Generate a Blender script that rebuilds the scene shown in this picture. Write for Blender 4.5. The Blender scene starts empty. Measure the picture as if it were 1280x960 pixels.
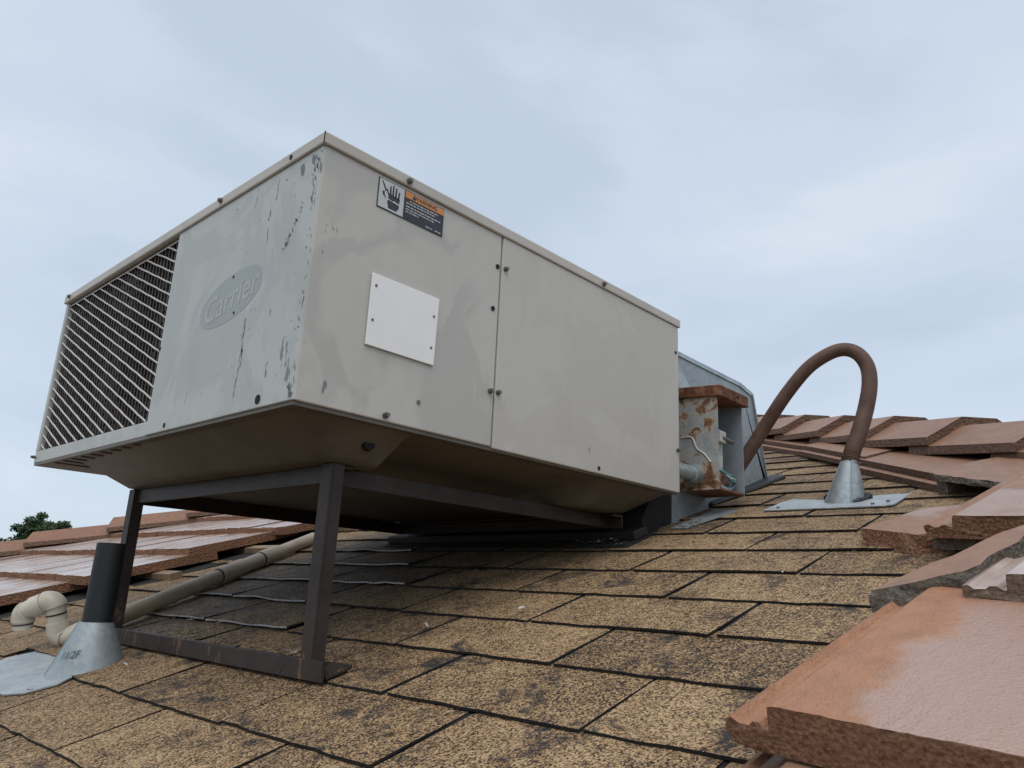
import bpy, bmesh, math, random
from mathutils import Vector, Matrix, noise as mnoise
random.seed(11)
scene = bpy.context.scene
COL = scene.collection
S = 0.42                      # metres per drawing unit (height of the cabinet = 1 unit)
R_ = math.radians
PI = math.pi

# ------------------------------------------------------------------ camera
cam_d = bpy.data.cameras.new('camera')
cam = bpy.data.objects.new('camera', cam_d)
COL.objects.link(cam)
cam_d.sensor_fit = 'HORIZONTAL'
cam_d.sensor_width = 36.0
cam_d.lens = 963.26 / 1280 * 36.0
cam_d.clip_start = 0.01
cam_d.clip_end = 4000
M = Matrix(((0.6792, 0.2244, 0.6988), (-0.7324, 0.1467, 0.6648), (0.0467, -0.9634, 0.2640)))   # columns: right, down, forward
right = M.col[0].normalized()
fwd = (M.col[2] - right * M.col[2].dot(right)).normalized()
up = right.cross(fwd)
mw = Matrix((right, up, -fwd)).transposed().to_4x4()
mw.translation = Vector((-1.2899, -2.2174, -0.5843)) * S
cam.matrix_world = mw
scene.camera = cam

# ------------------------------------------------------------------ sky and sun
SUN_EL, SUN_AZ = R_(60), R_(232)      # sun behind cloud, behind and left of the viewer
world = bpy.data.worlds.new('World')
scene.world = world
world.use_nodes = True
nt = world.node_tree
nt.nodes.clear()
out = nt.nodes.new('ShaderNodeOutputWorld')
bg = nt.nodes.new('ShaderNodeBackground')
bg.inputs['Strength'].default_value = 0.1
sky = nt.nodes.new('ShaderNodeTexSky')
sky.sky_type = 'NISHITA'
sky.sun_disc = False
sky.sun_elevation = SUN_EL
sky.sun_rotation = SUN_AZ
tc = nt.nodes.new('ShaderNodeTexCoord')
mp = nt.nodes.new('ShaderNodeMapping')
mp.inputs['Scale'].default_value = (1.0, 1.0, 2.6)
mp.inputs['Location'].default_value = (0.35, 0.2, 0.1)
n1 = nt.nodes.new('ShaderNodeTexNoise')
n1.inputs['Scale'].default_value = 1.7
n1.inputs['Detail'].default_value = 7.0
n1.inputs['Roughness'].default_value = 0.52
n1.inputs['Distortion'].default_value = 0.35
rp = nt.nodes.new('ShaderNodeValToRGB')
rp.color_ramp.interpolation = 'EASE'
e = rp.color_ramp.elements
e[0].position = 0.34; e[0].color = (0.525, 0.615, 0.735, 1)
e[1].position = 0.66; e[1].color = (0.690, 0.762, 0.850, 1)
m1 = e.new(0.5); m1.color = (0.600, 0.695, 0.810, 1)
mul = nt.nodes.new('ShaderNodeVectorMath'); mul.operation = 'SCALE'; mul.inputs['Scale'].default_value = 10.3
mx = nt.nodes.new('ShaderNodeMix'); mx.data_type = 'RGBA'; mx.inputs['Factor'].default_value = 0.9
nt.links.new(tc.outputs['Generated'], mp.inputs['Vector'])
nt.links.new(mp.outputs['Vector'], n1.inputs['Vector'])
nt.links.new(n1.outputs['Fac'], rp.inputs['Fac'])
nt.links.new(rp.outputs['Color'], mul.inputs[0])
nt.links.new(sky.outputs['Color'], mx.inputs['A'])
nt.links.new(mul.outputs['Vector'], mx.inputs['B'])
nt.links.new(mx.outputs['Result'], bg.inputs['Color'])
nt.links.new(bg.outputs['Background'], out.inputs['Surface'])

sun_d = bpy.data.lights.new('sun', 'SUN')
sun_d.energy = 1.5
sun_d.angle = R_(50)
sun_d.color = (1.0, 0.96, 0.9)
sun = bpy.data.objects.new('sun', sun_d)
COL.objects.link(sun)
sdir = Vector((math.sin(SUN_AZ) * math.cos(SUN_EL), math.cos(SUN_AZ) * math.cos(SUN_EL), math.sin(SUN_EL)))
sun.rotation_euler = sdir.to_track_quat('Z', 'Y').to_euler()

scene.view_settings.view_transform = 'Standard'
scene.view_settings.look = 'None'
scene.view_settings.exposure = 0.08
scene.view_settings.gamma = 1.0
scene.view_settings.use_curve_mapping = False

# ------------------------------------------------------------------ helpers: materials
class T:
    def __init__(s, name):
        s.m = bpy.data.materials.new(name); s.m.use_nodes = True
        s.t = s.m.node_tree; s.b = s.t.nodes['Principled BSDF']
    def n(s, typ, **kw):
        nd = s.t.nodes.new(typ)
        for k, v in kw.items():
            if k in nd.inputs: s.put(nd.inputs[k], v)
            else: setattr(nd, k, v)
        return nd
    def put(s, sock, v):
        if isinstance(v, bpy.types.NodeSocket): s.t.links.new(v, sock)
        else: sock.default_value = v
    def pos(s, scale=None, loc=None):
        g = s.n('ShaderNodeNewGeometry').outputs['Position']
        if scale or loc:
            m = s.n('ShaderNodeMapping')
            s.put(m.inputs['Vector'], g)
            if scale: m.inputs['Scale'].default_value = scale
            if loc: m.inputs['Location'].default_value = loc
            g = m.outputs['Vector']
        return g
    def noise(s, scale, detail=3, rough=.5, vec=None, dist=0):
        nd = s.n('ShaderNodeTexNoise', Scale=scale, Detail=detail, Roughness=rough, Distortion=dist)
        s.put(nd.inputs['Vector'], vec or s.pos()); return nd.outputs['Fac']
    def vor(s, scale, out='Color', vec=None, feature='F1'):
        nd = s.n('ShaderNodeTexVoronoi', Scale=scale); nd.feature = feature
        s.put(nd.inputs['Vector'], vec or s.pos()); return nd.outputs[out]
    def sep(s, v, ax):
        nd = s.n('ShaderNodeSeparateXYZ'); s.put(nd.inputs[0], v); return nd.outputs[ax]
    def ma(s, op, a, b=0.0, c=None, clamp=False):
        nd = s.n('ShaderNodeMath', operation=op); nd.use_clamp = clamp
        s.put(nd.inputs[0], a); s.put(nd.inputs[1], b)
        if c is not None: s.put(nd.inputs[2], c)
        return nd.outputs[0]
    def step(s, v, a, b):
        nd = s.n('ShaderNodeMapRange'); nd.interpolation_type = 'SMOOTHSTEP'
        s.put(nd.inputs['Value'], v); nd.inputs['From Min'].default_value = a; nd.inputs['From Max'].default_value = b
        return nd.outputs['Result']
    def ramp(s, v, stops, interp='LINEAR'):
        nd = s.n('ShaderNodeValToRGB'); s.put(nd.inputs['Fac'], v); cr = nd.color_ramp; cr.interpolation = interp
        while len(cr.elements) < len(stops): cr.elements.new(.5)
        for el, (p, c) in zip(cr.elements, stops):
            el.position = p; el.color = (*c, 1)
        return nd.outputs['Color']
    def mix(s, f, a, b, mode='MIX'):
        nd = s.n('ShaderNodeMix', data_type='RGBA'); nd.blend_type = mode
        s.put(nd.inputs['Factor'], f)
        for k, v in (('A', a), ('B', b)):
            s.put(nd.inputs[k], v if isinstance(v, bpy.types.NodeSocket) else (*v, 1))
        return nd.outputs['Result']
    def bump(s, h, strength=.3, dist=.002, prev=None):
        nd = s.n('ShaderNodeBump', Strength=strength, Distance=dist); s.put(nd.inputs['Height'], h)
        if prev: s.put(nd.inputs['Normal'], prev)
        return nd.outputs['Normal']
    def done(s, color=None, rough=None, metal=None, normal=None, spec=None, coat=None):
        for k, v in (('Base Color', color), ('Roughness', rough), ('Metallic', metal), ('Normal', normal), ('Specular IOR Level', spec), ('Coat Weight', coat)):
            if v is None: continue
            if k == 'Base Color' and not isinstance(v, bpy.types.NodeSocket): v = (*v, 1)
            s.put(s.b.inputs[k], v)
        return s.m
MATS = {}
def simple(name, col, rough=.6, metal=0., var=.25, vs=30, bs=0., bscale=200, spec=.5):
    t = T(name)
    f = t.noise(vs, 4, .6)
    c2 = tuple(max(0, c * (1 - var)) for c in col); c1 = tuple(min(1, c * (1 + var)) for c in col)
    c = t.ramp(f, [(.3, c2), (.7, c1)])
    nm = t.bump(t.noise(bscale, 3), bs, .002) if bs else None
    MATS[name] = t.done(c, rough, metal, nm, spec)
    return MATS[name]

# asphalt shingle with mineral granules
def m_shingle():
    t = T('shingle_granules')
    p = t.pos()
    g1 = t.sep(t.vor(430, vec=p), 0)
    g2 = t.sep(t.vor(700, vec=p), 1)
    g = t.ma('ADD', t.ma('MULTIPLY', g1, .6), t.ma('MULTIPLY', g2, .4))
    patch = t.noise(11, 5, .62, p)
    med = t.noise(60, 3, .6, p)
    info = t.n('ShaderNodeObjectInfo').outputs['Random']
    v = t.ma('ADD', g, t.ma('MULTIPLY', t.ma('SUBTRACT', patch, .5), .52))
    v = t.ma('ADD', v, t.ma('MULTIPLY', t.ma('SUBTRACT', med, .5), .35))
    v = t.ma('ADD', v, t.ma('MULTIPLY', t.ma('SUBTRACT', info, .5), .14))
    col = t.ramp(v, [(.20, (.016, .013, .012)), (.36, (.072, .043, .025)), (.46, (.205, .123, .058)), (.62, (.345, .212, .102)), (.86, (.50, .355, .205))])
    # granules worn off, bare asphalt showing
    bare = t.step(t.ma('ADD', t.noise(10, 8, .76, p, .5), t.ma('MULTIPLY', g1, .14)), .650, .715)
    col = t.mix(bare, col, (.030, .029, .032))
    # weathered grey zone of curled shingles beside the drain pipe
    sx = t.ma('DIVIDE', t.ma('SUBTRACT', t.sep(p, 0), .56), .46)
    sy = t.ma('DIVIDE', t.ma('SUBTRACT', t.sep(p, 1), .80), .42)
    d = t.ma('SQRT', t.ma('ADD', t.ma('MULTIPLY', sx, sx), t.ma('MULTIPLY', sy, sy)))
    gm = t.ma('SUBTRACT', 1.0, t.step(t.ma('ADD', d, t.ma('MULTIPLY', t.ma('SUBTRACT', patch, .5), 1.3)), .6, 1.25))
    grey = t.ramp(v, [(.2, (.040, .036, .033)), (.5, (.130, .112, .095)), (.85, (.29, .26, .22))])
    col = t.mix(t.ma('MULTIPLY', gm, .42), col, grey)
    h = t.ma('ADD', g1, t.ma('MULTIPLY', med, .6))
    nm = t.bump(h, .8, .0028)
    MATS['shingle'] = t.done(col, .78, None, nm, .35)
m_shingle()
simple('shingle_edge', (.012, .011, .011), .9, vs=80, bs=.4)
simple('felt', (.014, .013, .013), .9)
simple('lifted_edge', (.46, .46, .45), .6, vs=120, var=.5)

def m_tile(name, col, wet_sheen, wet_lo, wet_hi, r_dry=.55, r_wet=.22, speck=.5, nscale=5.0, bst=.28):
    t = T(name)
    p = t.pos()
    w = t.step(t.noise(nscale, 3, .5, p, .2), wet_lo, wet_hi)
    f = t.noise(38, 6, .65, p)
    base = t.ramp(f, [(.25, tuple(c * .72 for c in col)), (.55, col), (.8, tuple(min(1, c * 1.22) for c in col))])
    pit = t.step(t.vor(260, 'Distance', p), .08, .0)
    c = t.mix(t.ma('MULTIPLY', w, .75), base, wet_sheen)  # wet areas tinted paler, sky sheen put into the colour
    c = t.mix(t.ma('MULTIPLY', t.step(t.noise(90, 5, .7, p), .60, .72), speck), c, tuple(x * .42 for x in col))
    nm = t.bump(t.noise(210, 4, .6, p), bst, .003)
    nm = t.bump(f, bst * .9, .006, nm)
    r = t.ma('ADD', r_dry, t.ma('MULTIPLY', w, r_wet - r_dry))
    MATS[name] = t.done(c, r, None, nm, .5)
m_tile('tile_top', (.30, .152, .088), (.36, .222, .160), .47, .60, .5, .2)
m_tile('tile_field', (.36, .235, .18), (.50, .41, .365), .34, .52, .30, .13, .5, 5.0, .08)
m_tile('cap_top', (.285, .150, .092), (.36, .22, .165), .56, .70, .5, .3)
m_tile('cap_far', (.25, .120, .066), (.28, .150, .09), .60, .75, .6, .4)
def m_raw(name, a, b, sc=130, st=.9):
    t = T(name); p = t.pos()
    f = t.noise(sc, 6, .7, p)
    col = t.ramp(f, [(.3, a), (.72, b)])
    nm = t.bump(t.ma('ADD', f, t.ma('MULTIPLY', t.vor(sc * .9, 'Distance', p), .8)), st, .007)
    MATS[name] = t.done(col, .85, None, nm, .3)
def m_damp_sheen():
    t = T('tile_damp_sheen'); p = t.pos()
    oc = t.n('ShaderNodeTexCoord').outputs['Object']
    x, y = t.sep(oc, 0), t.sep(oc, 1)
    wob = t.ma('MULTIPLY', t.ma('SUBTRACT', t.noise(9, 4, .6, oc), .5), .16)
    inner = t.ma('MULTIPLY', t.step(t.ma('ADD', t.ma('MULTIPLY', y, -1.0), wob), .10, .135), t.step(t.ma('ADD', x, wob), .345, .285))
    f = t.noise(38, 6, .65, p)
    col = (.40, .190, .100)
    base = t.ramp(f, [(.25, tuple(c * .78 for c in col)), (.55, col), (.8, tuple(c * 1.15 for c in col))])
    c = t.mix(t.ma('MULTIPLY', inner, .8), base, (.47, .315, .258))  # pale tone paints the sky's sheen onto the damp patch
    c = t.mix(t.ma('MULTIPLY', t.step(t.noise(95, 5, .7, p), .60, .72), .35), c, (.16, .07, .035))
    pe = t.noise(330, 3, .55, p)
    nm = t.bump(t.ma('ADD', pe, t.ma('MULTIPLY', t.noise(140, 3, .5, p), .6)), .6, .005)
    MATS['tile_damp_sheen'] = t.done(c, t.ma('ADD', .55, t.ma('MULTIPLY', inner, -.33)), None, nm, .5)
m_damp_sheen()
m_raw('tile_raw', (.155, .066, .035), (.50, .27, .165), 210, 1.0)
m_raw('tile_grey', (.085, .070, .056), (.30, .25, .205), 190, 1.0)
m_raw('tile_tan', (.13, .088, .062), (.42, .31, .23), 200, 1.0)
m_raw('cap_raw', (.10, .055, .036), (.25, .155, .110))

# painted steel of the cabinet, faded, stained and chipped
def m_paint(name, col, col2, chips=1.0):
    t = T(name); p = t.pos()
    big = t.noise(5.5, 3, .5, p, 1.2)
    streak = t.noise(9, 4, .65, t.pos((1.6, 1.6, .35)), .4)
    c = t.mix(t.step(big, .46, .54), col, col2)
    c = t.mix(t.ma('MULTIPLY', t.step(streak, .52, .66), .16), c, tuple(x * .80 for x in col2))
    c = t.mix(t.ma('MULTIPLY', t.step(t.noise(16, 5, .7, p), .56, .68), .20), c, tuple(min(1, x * 1.16) for x in col))
    # paint knocked off along the near corner and in vertical scuffs
    ex = t.ma('MAXIMUM', t.ma('ABSOLUTE', t.sep(p, 0)), t.ma('ABSOLUTE', t.sep(p, 1)))
    edge = t.step(ex, .085, .0)
    scr = t.noise(34, 4, .7, t.pos((1, 1, .28), (.0, 0, 0)))
    chip = t.step(t.ma('ADD', scr, t.ma('MULTIPLY', edge, .16 * chips)), .700 - .028 * min(1, chips), .718)
    c = t.mix(t.ma('MULTIPLY', chip, .85), c, (.15, .155, .165))
    fine = t.step(t.noise(150, 3, .6, p), .71, .74)
    c = t.mix(t.ma('MULTIPLY', fine, .5), c, (.17, .17, .17))
    nm = t.bump(t.noise(2.6, 2, .5, p), .28, .02)
    nm = t.bump(chip, .25, -.0006, nm)
    MATS[name] = t.done(c, .48, None, nm, .4)
m_paint('paint_front', (.490, .503, .472), (.438, .455, .432), .7)
m_paint('paint_side', (.51, .485, .44), (.447, .432, .393), .5)
m_paint('paint_side_clean', (.51, .485, .44), (.485, .458, .413), .0)
m_paint('paint_lid', (.51, .475, .42), (.47, .437, .385), .0)
simple('paint_pan_shaded', (.125, .110, .086), .5, var=.22, vs=9)  # pan colour darkened to deepen the shade under the unit
simple('ghost_logo', (.345, .372, .375), .5, var=.03, vs=20)
simple('ghost_letter', (.415, .437, .42), .5, var=.03, vs=20)
simple('black_hole', (.006, .006, .006), .8)
simple('screw_steel', (.16, .155, .14), .5, .5)
simple('white_plate', (.84, .825, .80), .38, var=.03, vs=12)
simple('coil', (.022, .017, .015), .7, var=.5, vs=120)
simple('coil_fin', (.060, .046, .039), .5, .3, var=.4, vs=60)
simple('wire_brown', (.070, .053, .044), .5, var=.4, vs=60)
simple('guard_wire', (.56, .53, .50), .4, var=.12)
simple('sticker_white', (.52, .53, .52), .45, var=.05)
simple('sticker_ink', (.022, .022, .03), .45)
simple('sticker_orange', (.62, .25, .07), .45, var=.08)
simple('sticker_line', (.42, .42, .42), .45)
simple('pencil', (.075, .085, .095), .6)
simple('primer', (.16, .168, .178), .55, var=.35, vs=60)
simple('slot_red', (.075, .034, .024), .7)

def m_stand():
    t = T('stand_paint'); p = t.pos()
    f = t.noise(14, 5, .65, p)
    c = t.ramp(f, [(.3, (.022, .015, .014)), (.7, (.050, .034, .030))])
    c = t.mix(t.ma('MULTIPLY', t.step(t.noise(22, 6, .72, t.pos((1, 1, .40)), .3), .57, .63), t.step(t.sep(p, 2), -.19, -.33)), c, (.155, .085, .042))
    MATS['stand'] = t.done(c, .5, .1, t.bump(t.noise(120, 4), .25, .002), .4)
m_stand()

def m_galv(name, a, b, rough=.42, metal=.55):
    t = T(name); p = t.pos()
    v = t.sep(t.vor(120, vec=p), 0)
    f = t.ma('ADD', t.ma('MULTIPLY', v, .2), t.ma('MULTIPLY', t.noise(14, 5, .65, p), .8))
    c = t.ramp(f, [(.28, a), (.68, b)])
    c = t.mix(t.ma('MULTIPLY', t.step(t.noise(9, 5, .7, p), .60, .70), .5), c, (.30, .27, .22))
    MATS[name] = t.done(c, rough, metal, t.bump(t.noise(60, 3), .08, .003), .5)
m_galv('galvanized', (.27, .31, .33), (.46, .50, .51))
m_galv('galvanized_dull', (.24, .28, .30), (.36, .40, .42), .55, .35)
m_galv('galvanized_light', (.27, .30, .32), (.44, .47, .48), .5, .3)
simple('tar', (.012, .012, .014), .55, vs=40, bs=.8, bscale=60)
simple('rubber_black', (.010, .013, .016), .55, var=.3, vs=10)

def m_rustbox():
    t = T('rusted_steel'); p = t.pos()
    f = t.noise(26, 6, .7, p, .5)
    zz = t.sep(p, 2)
    f = t.ma('ADD', f, t.ma('MULTIPLY', t.step(zz, .20, .262), .13))
    f = t.ma('ADD', f, t.ma('MULTIPLY', t.step(zz, .085, .03), .10))
    f = t.ma('SUBTRACT', f, .045)
    c = t.ramp(f, [(.36, (.30, .31, .31)), (.46, (.38, .39, .38)), (.51, (.40, .32, .23)), (.56, (.20, .095, .045)), (.72, (.085, .034, .020))])
    MATS['rusted_steel'] = t.done(c, .65, .1, t.bump(f, .3, .003), .4)
    t = T('rust'); p = t.pos()
    f = t.noise(40, 6, .7, p)
    c = t.ramp(f, [(.3, (.060, .022, .013)), (.5, (.165, .066, .034)), (.62, (.25, .125, .075)), (.8, (.33, .26, .21))])
    MATS['rust'] = t.done(c, .8, .0, t.bump(f, .5, .003), .3)
m_rustbox()
simple('grey_steel', (.30, .34, .37), .5, .2, var=.15, vs=14)
simple('ceramic', (.50, .49, .45), .5, var=.1)
simple('wire_teal', (.09, .24, .27), .4)
simple('wire_white', (.5, .5, .48), .4)
def m_conduit():
    t = T('conduit_brown'); p = t.pos()
    c = t.ramp(t.noise(22, 5, .65, p), [(.3, (.080, .042, .030)), (.7, (.155, .088, .064))])
    MATS['conduit'] = t.done(c, .6, .0, t.bump(t.noise(150, 3), .2, .002), .35)
m_conduit()
def m_pvc():
    t = T('pvc'); p = t.pos()
    f = t.noise(16, 5, .65, p)
    c = t.ramp(f, [(.3, (.42, .32, .22)), (.65, (.56, .45, .33))])
    MATS['pvc'] = t.done(c, .5, None, None, .4)
    t = T('pvc_trap'); p = t.pos()
    f = t.noise(16, 5, .65, p)
    c = t.ramp(f, [(.3, (.47, .42, .34)), (.65, (.60, .55, .46))])
    MATS['pvc_trap'] = t.done(c, .45, None, None, .4)
m_pvc()
simple('wood', (.26, .18, .11), .7, var=.3, vs=20)
simple('ground', (.16, .13, .09), .95, vs=.2)
simple('stucco', (.45, .38, .30), .9)
simple('bark', (.07, .05, .035), .9)
simple('litter', (.10, .065, .04), .85, var=.6, vs=90)
simple('litter_pale', (.45, .43, .40), .8, var=.2, vs=90)
def m_leaf():
    t = T('pine_foliage'); p = t.pos()
    c = t.ramp(t.noise(1.2, 5, .7, p), [(.3, (.020, .040, .016)), (.7, (.065, .098, .042))])
    MATS['leaf'] = t.done(c, .7, None, None, .2)
m_leaf()

# ------------------------------------------------------------------ helpers: geometry (drawing units, scaled by S when linked)
def V(*a): return Vector(a)
class MB:
    def __init__(s): s.v = []; s.f = []; s.m = []
    def add(s, vs, fs, mi=0):
        o = len(s.v); s.v += [Vector(v) for v in vs]
        for f in fs:
            s.f.append([i + o for i in f]); s.m.append(mi)
        return s
    def box(s, x0, x1, y0, y1, z0, z1, mi=0):
        vs = [(x, y, z) for z in (z0, z1) for y in (y0, y1) for x in (x0, x1)]
        return s.add(vs, [(0, 2, 3, 1), (4, 5, 7, 6), (0, 1, 5, 4), (2, 6, 7, 3), (0, 4, 6, 2), (1, 3, 7, 5)], mi)
    def quadbox(s, poly, d, mi=0, mside=None):
        n = len(poly); poly = [Vector(p) for p in poly]; d = Vector(d)
        s.add(poly + [p + d for p in poly], [tuple(range(n)), tuple(range(2 * n - 1, n - 1, -1))], mi)
        o = len(s.v) - 2 * n
        for i in range(n):
            j = (i + 1) % n
            s.f.append([o + i, o + n + i, o + n + j, o + j]); s.m.append(mi if mside is None else mside)
        return s
    def bar(s, a, b, w, h, upv=(0, 0, 1), mi=0):
        a = Vector(a); b = Vector(b); d = (b - a).normalized(); u = Vector(upv); sd = d.cross(u).normalized(); u = sd.cross(d)
        vs = [p + sd * sx * w / 2 + u * sz * h / 2 for p in (a, b) for sz in (-1, 1) for sx in (-1, 1)]
        return s.add(vs, [(0, 1, 3, 2), (4, 6, 7, 5), (0, 4, 5, 1), (2, 3, 7, 6), (0, 2, 6, 4), (1, 5, 7, 3)], mi)
    def tube(s, pts, r, seg=16, mi=0, caps=True, smooth=True):
        pts = [Vector(p) for p in pts]; n = len(pts)
        rs = r if isinstance(r, (list, tuple)) else [r] * n
        o = len(s.v); prev = None
        for i, p in enumerate(pts):
            d = (pts[min(i + 1, n - 1)] - pts[max(i - 1, 0)]).normalized()
            if prev is None:
                a = d.orthogonal().normalized()
            else:
                a = (prev - d * prev.dot(d)).normalized()
            prev = a; b = d.cross(a)
            for k in range(seg):
                t = 2 * PI * k / seg
                s.v.append(p + (a * math.cos(t) + b * math.sin(t)) * rs[i])
        for i in range(n - 1):
            for k in range(seg):
                j = (k + 1) % seg
                s.f.append([o + i * seg + k, o + i * seg + j, o + (i + 1) * seg + j, o + (i + 1) * seg + k]); s.m.append(mi)
        if caps:
            s.f.append([o + k for k in range(seg)][::-1]); s.m.append(mi)
            s.f.append([o + (n - 1) * seg + k for k in range(seg)]); s.m.append(mi)
        return s
    def cyl(s, a, b, r, seg=12, mi=0): return s.tube([a, b], r, seg, mi)
    def mesh(s, name, mats, origin=(0, 0, 0), smooth=None):
        me = bpy.data.meshes.new(name)
        o = Vector(origin)
        me.from_pydata([tuple((v - o) * S) for v in s.v], [], s.f)
        for m in (mats if isinstance(mats, (list, tuple)) else [mats]): me.materials.append(MATS[m])
        for p, mi in zip(me.polygons, s.m): p.material_index = mi
        bm = bmesh.new(); bm.from_mesh(me)
        bmesh.ops.recalc_face_normals(bm, faces=bm.faces)
        bm.to_mesh(me); bm.free()
        if smooth is not None:
            for p in me.polygons: p.use_smooth = True
            me.set_sharp_from_angle(angle=R_(smooth))
        return me
    def build(s, name, mats, parent=None, smooth=None, bevel=0, origin=None):
        o0 = Vector(origin) if origin is not None else (Vector(parent['_o']) if parent is not None and '_o' in parent else Vector((0, 0, 0)))
        ob = bpy.data.objects.new(name, s.mesh(name, mats, o0, smooth)); COL.objects.link(ob)
        if parent is not None: ob.parent = parent
        else: ob.location = o0 * S
        ob['_o'] = tuple(o0)
        if bevel:
            b = ob.modifiers.new('bevel', 'BEVEL'); b.width = bevel * S; b.segments = 2; b.limit_method = 'ANGLE'
        return ob
def thing(name, label, cat, loc=(0, 0, 0), group=None):
    o = bpy.data.objects.new(name, None); COL.objects.link(o)
    o.location = Vector(loc) * S; o['_o'] = tuple(loc); o.empty_display_size = .05
    return tag(o, label, cat, group)
def tag(o, label, cat, group=None):
    o['label'] = label; o['category'] = cat
    if group: o['group'] = group
    return o
def structure(o): o['kind'] = 'structure'; return o
def catmull(pts, n=8):
    P = [Vector(p) for p in pts]; P = [P[0] * 2 - P[1]] + P + [P[-1] * 2 - P[-2]]; r = []
    for i in range(1, len(P) - 2):
        for k in range(n):
            t = k / n; a, b, c, d = P[i - 1:i + 3]
            r.append(.5 * ((2 * b) + (c - a) * t + (2 * a - 5 * b + 4 * c - d) * t * t + (3 * b - a - 3 * c + d) * t ** 3))
    r.append(P[-2]); return r

# ------------------------------------------------------------------ roof frame
AN = math.atan(1 / 3)
CA, SA = math.cos(AN), math.sin(AN)
Z0 = -1.0223
EU = V(CA, 0, SA); EY = V(0, 1, 0); EN = V(-SA, 0, CA)
def RP(u, y, h=0): return V(0, 0, Z0) + EU * u + EY * y + EN * h
def RX(x, y, h=0): return RP((x + h * SA) / CA, y, h)      # by plan x
HR = 5.2                     # right hip in plan: y = x - HR
KL = .84
HL = 9.72                    # left hip in plan:  y = HL - KL * x
AX = (HR + HL) / (1 + KL); AY = AX - HR
XE = -3.6
def zx(x): return Z0 + x / 3
apex = V(AX, AY, zx(AX)); ridge_end = V(AX + 14, AY, zx(AX))
eR = V(XE, XE - HR, zx(XE)); eL = V(XE, HL - KL * XE, zx(XE))

# ground and house body
g = MB().add([(-4000, -4000, -9.5), (4000, -4000, -9.5), (4000, 4000, -9.5), (-4000, 4000, -9.5)], [(0, 1, 2, 3)])
structure(g.build('ground', 'ground'))
wl = MB().box(XE + 1.2, AX + 13, XE - HR + 1.2, HL - XE - 1.2, -9.49, zx(XE) - .1)
o = wl.build('house_wall', 'stucco'); structure(o)

roof = structure(MB().quadbox([eR, eL, apex], -EN * .12).build('roof', 'felt'))
sd_r = MB().quadbox([eR, apex, ridge_end, V(ridge_end.x, eR.y, eR.z)], V(0, .03, -.12)); sd_r.build('roof_slope', 'tile_field', roof)
sd_l = MB().quadbox([eL, V(ridge_end.x, eL.y, eL.z), ridge_end, apex], V(0, -.03, -.12)); sd_l.build('roof_slope', 'tile_field', roof)

# ------------------------------------------------------------------ shingles, one tab each
EXPO, TAB = .352, .77
def shingle_mesh(seed, lift=0.0, w=TAB, ragged=.004, cut=None):
    rnd = random.Random(seed)
    nu, ny = 3, 9
    gap = .0095
    mb = MB(); top = []; bot = []
    ph = rnd.uniform(0, 10)
    for i in range(nu + 1):
        a = i / nu
        for j in range(ny + 1):
            b = j / ny
            y = (b - .5) * (w - 2 * gap)
            u = a * (EXPO + .06)
            if i == 0:
                u += ragged * (mnoise.noise(V(b * 7 + ph, seed, 0)) * 2)
            if j in (0, ny): y += .004 * mnoise.noise(V(a * 5, ph, j)) * 2
            z = .0115 * (1 - a) + .001
            wv = mnoise.noise(V(b * 2.3 + ph, seed * .7, 3)) * .5 + .5
            z += lift * wv * (1 - a) ** 1.5 + .003 * mnoise.noise(V(b * 3 + ph, a * 2, 7)) * (1 - a)
            top.append((u, y, z)); bot.append((u, y, z - .0085 * (1 - .6 * a)))
    nv = len(top); n1 = ny + 1
    fs = [(i * n1 + j, i * n1 + j + 1, (i + 1) * n1 + j + 1, (i + 1) * n1 + j) for i in range(nu) for j in range(ny)]
    mb.add(top, fs, 0)
    mb.add([], [], 0)
    mb.v += [Vector(b) for b in bot]
    for j in range(ny): mb.f.append([j, nv + j, nv + j + 1, j + 1]); mb.m.append(2 if lift > .02 else 1)
    for i in range(nu):
        mb.f.append([i * n1, (i + 1) * n1, nv + (i + 1) * n1, nv + i * n1]); mb.m.append(1)
        mb.f.append([i * n1 + ny, nv + i * n1 + ny, nv + (i + 1) * n1 + ny, (i + 1) * n1 + ny]); mb.m.append(1)
    return mb.mesh('shingle', ['shingle', 'shingle_edge', 'lifted_edge'])
flat_meshes = [shingle_mesh(k, random.choice((0, .002, .006)), ragged=.005) for k in range(12)]
mid_meshes = [shingle_mesh(40 + k, .012, ragged=.007) for k in range(4)]
curl_meshes = [shingle_mesh(60 + k, .026, ragged=.010) for k in range(6)]
rotm = Matrix((EU, EY, EN)).transposed()
def put(mesh, name, parent, loc, rot):
    ob = bpy.data.objects.new(name, mesh); COL.objects.link(ob); ob.parent = parent
    ob.matrix_local = Matrix.Translation(Vector(loc) * S) @ rot.to_4x4()
    return ob
cnt = 0
srand = random.Random(5)
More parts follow.
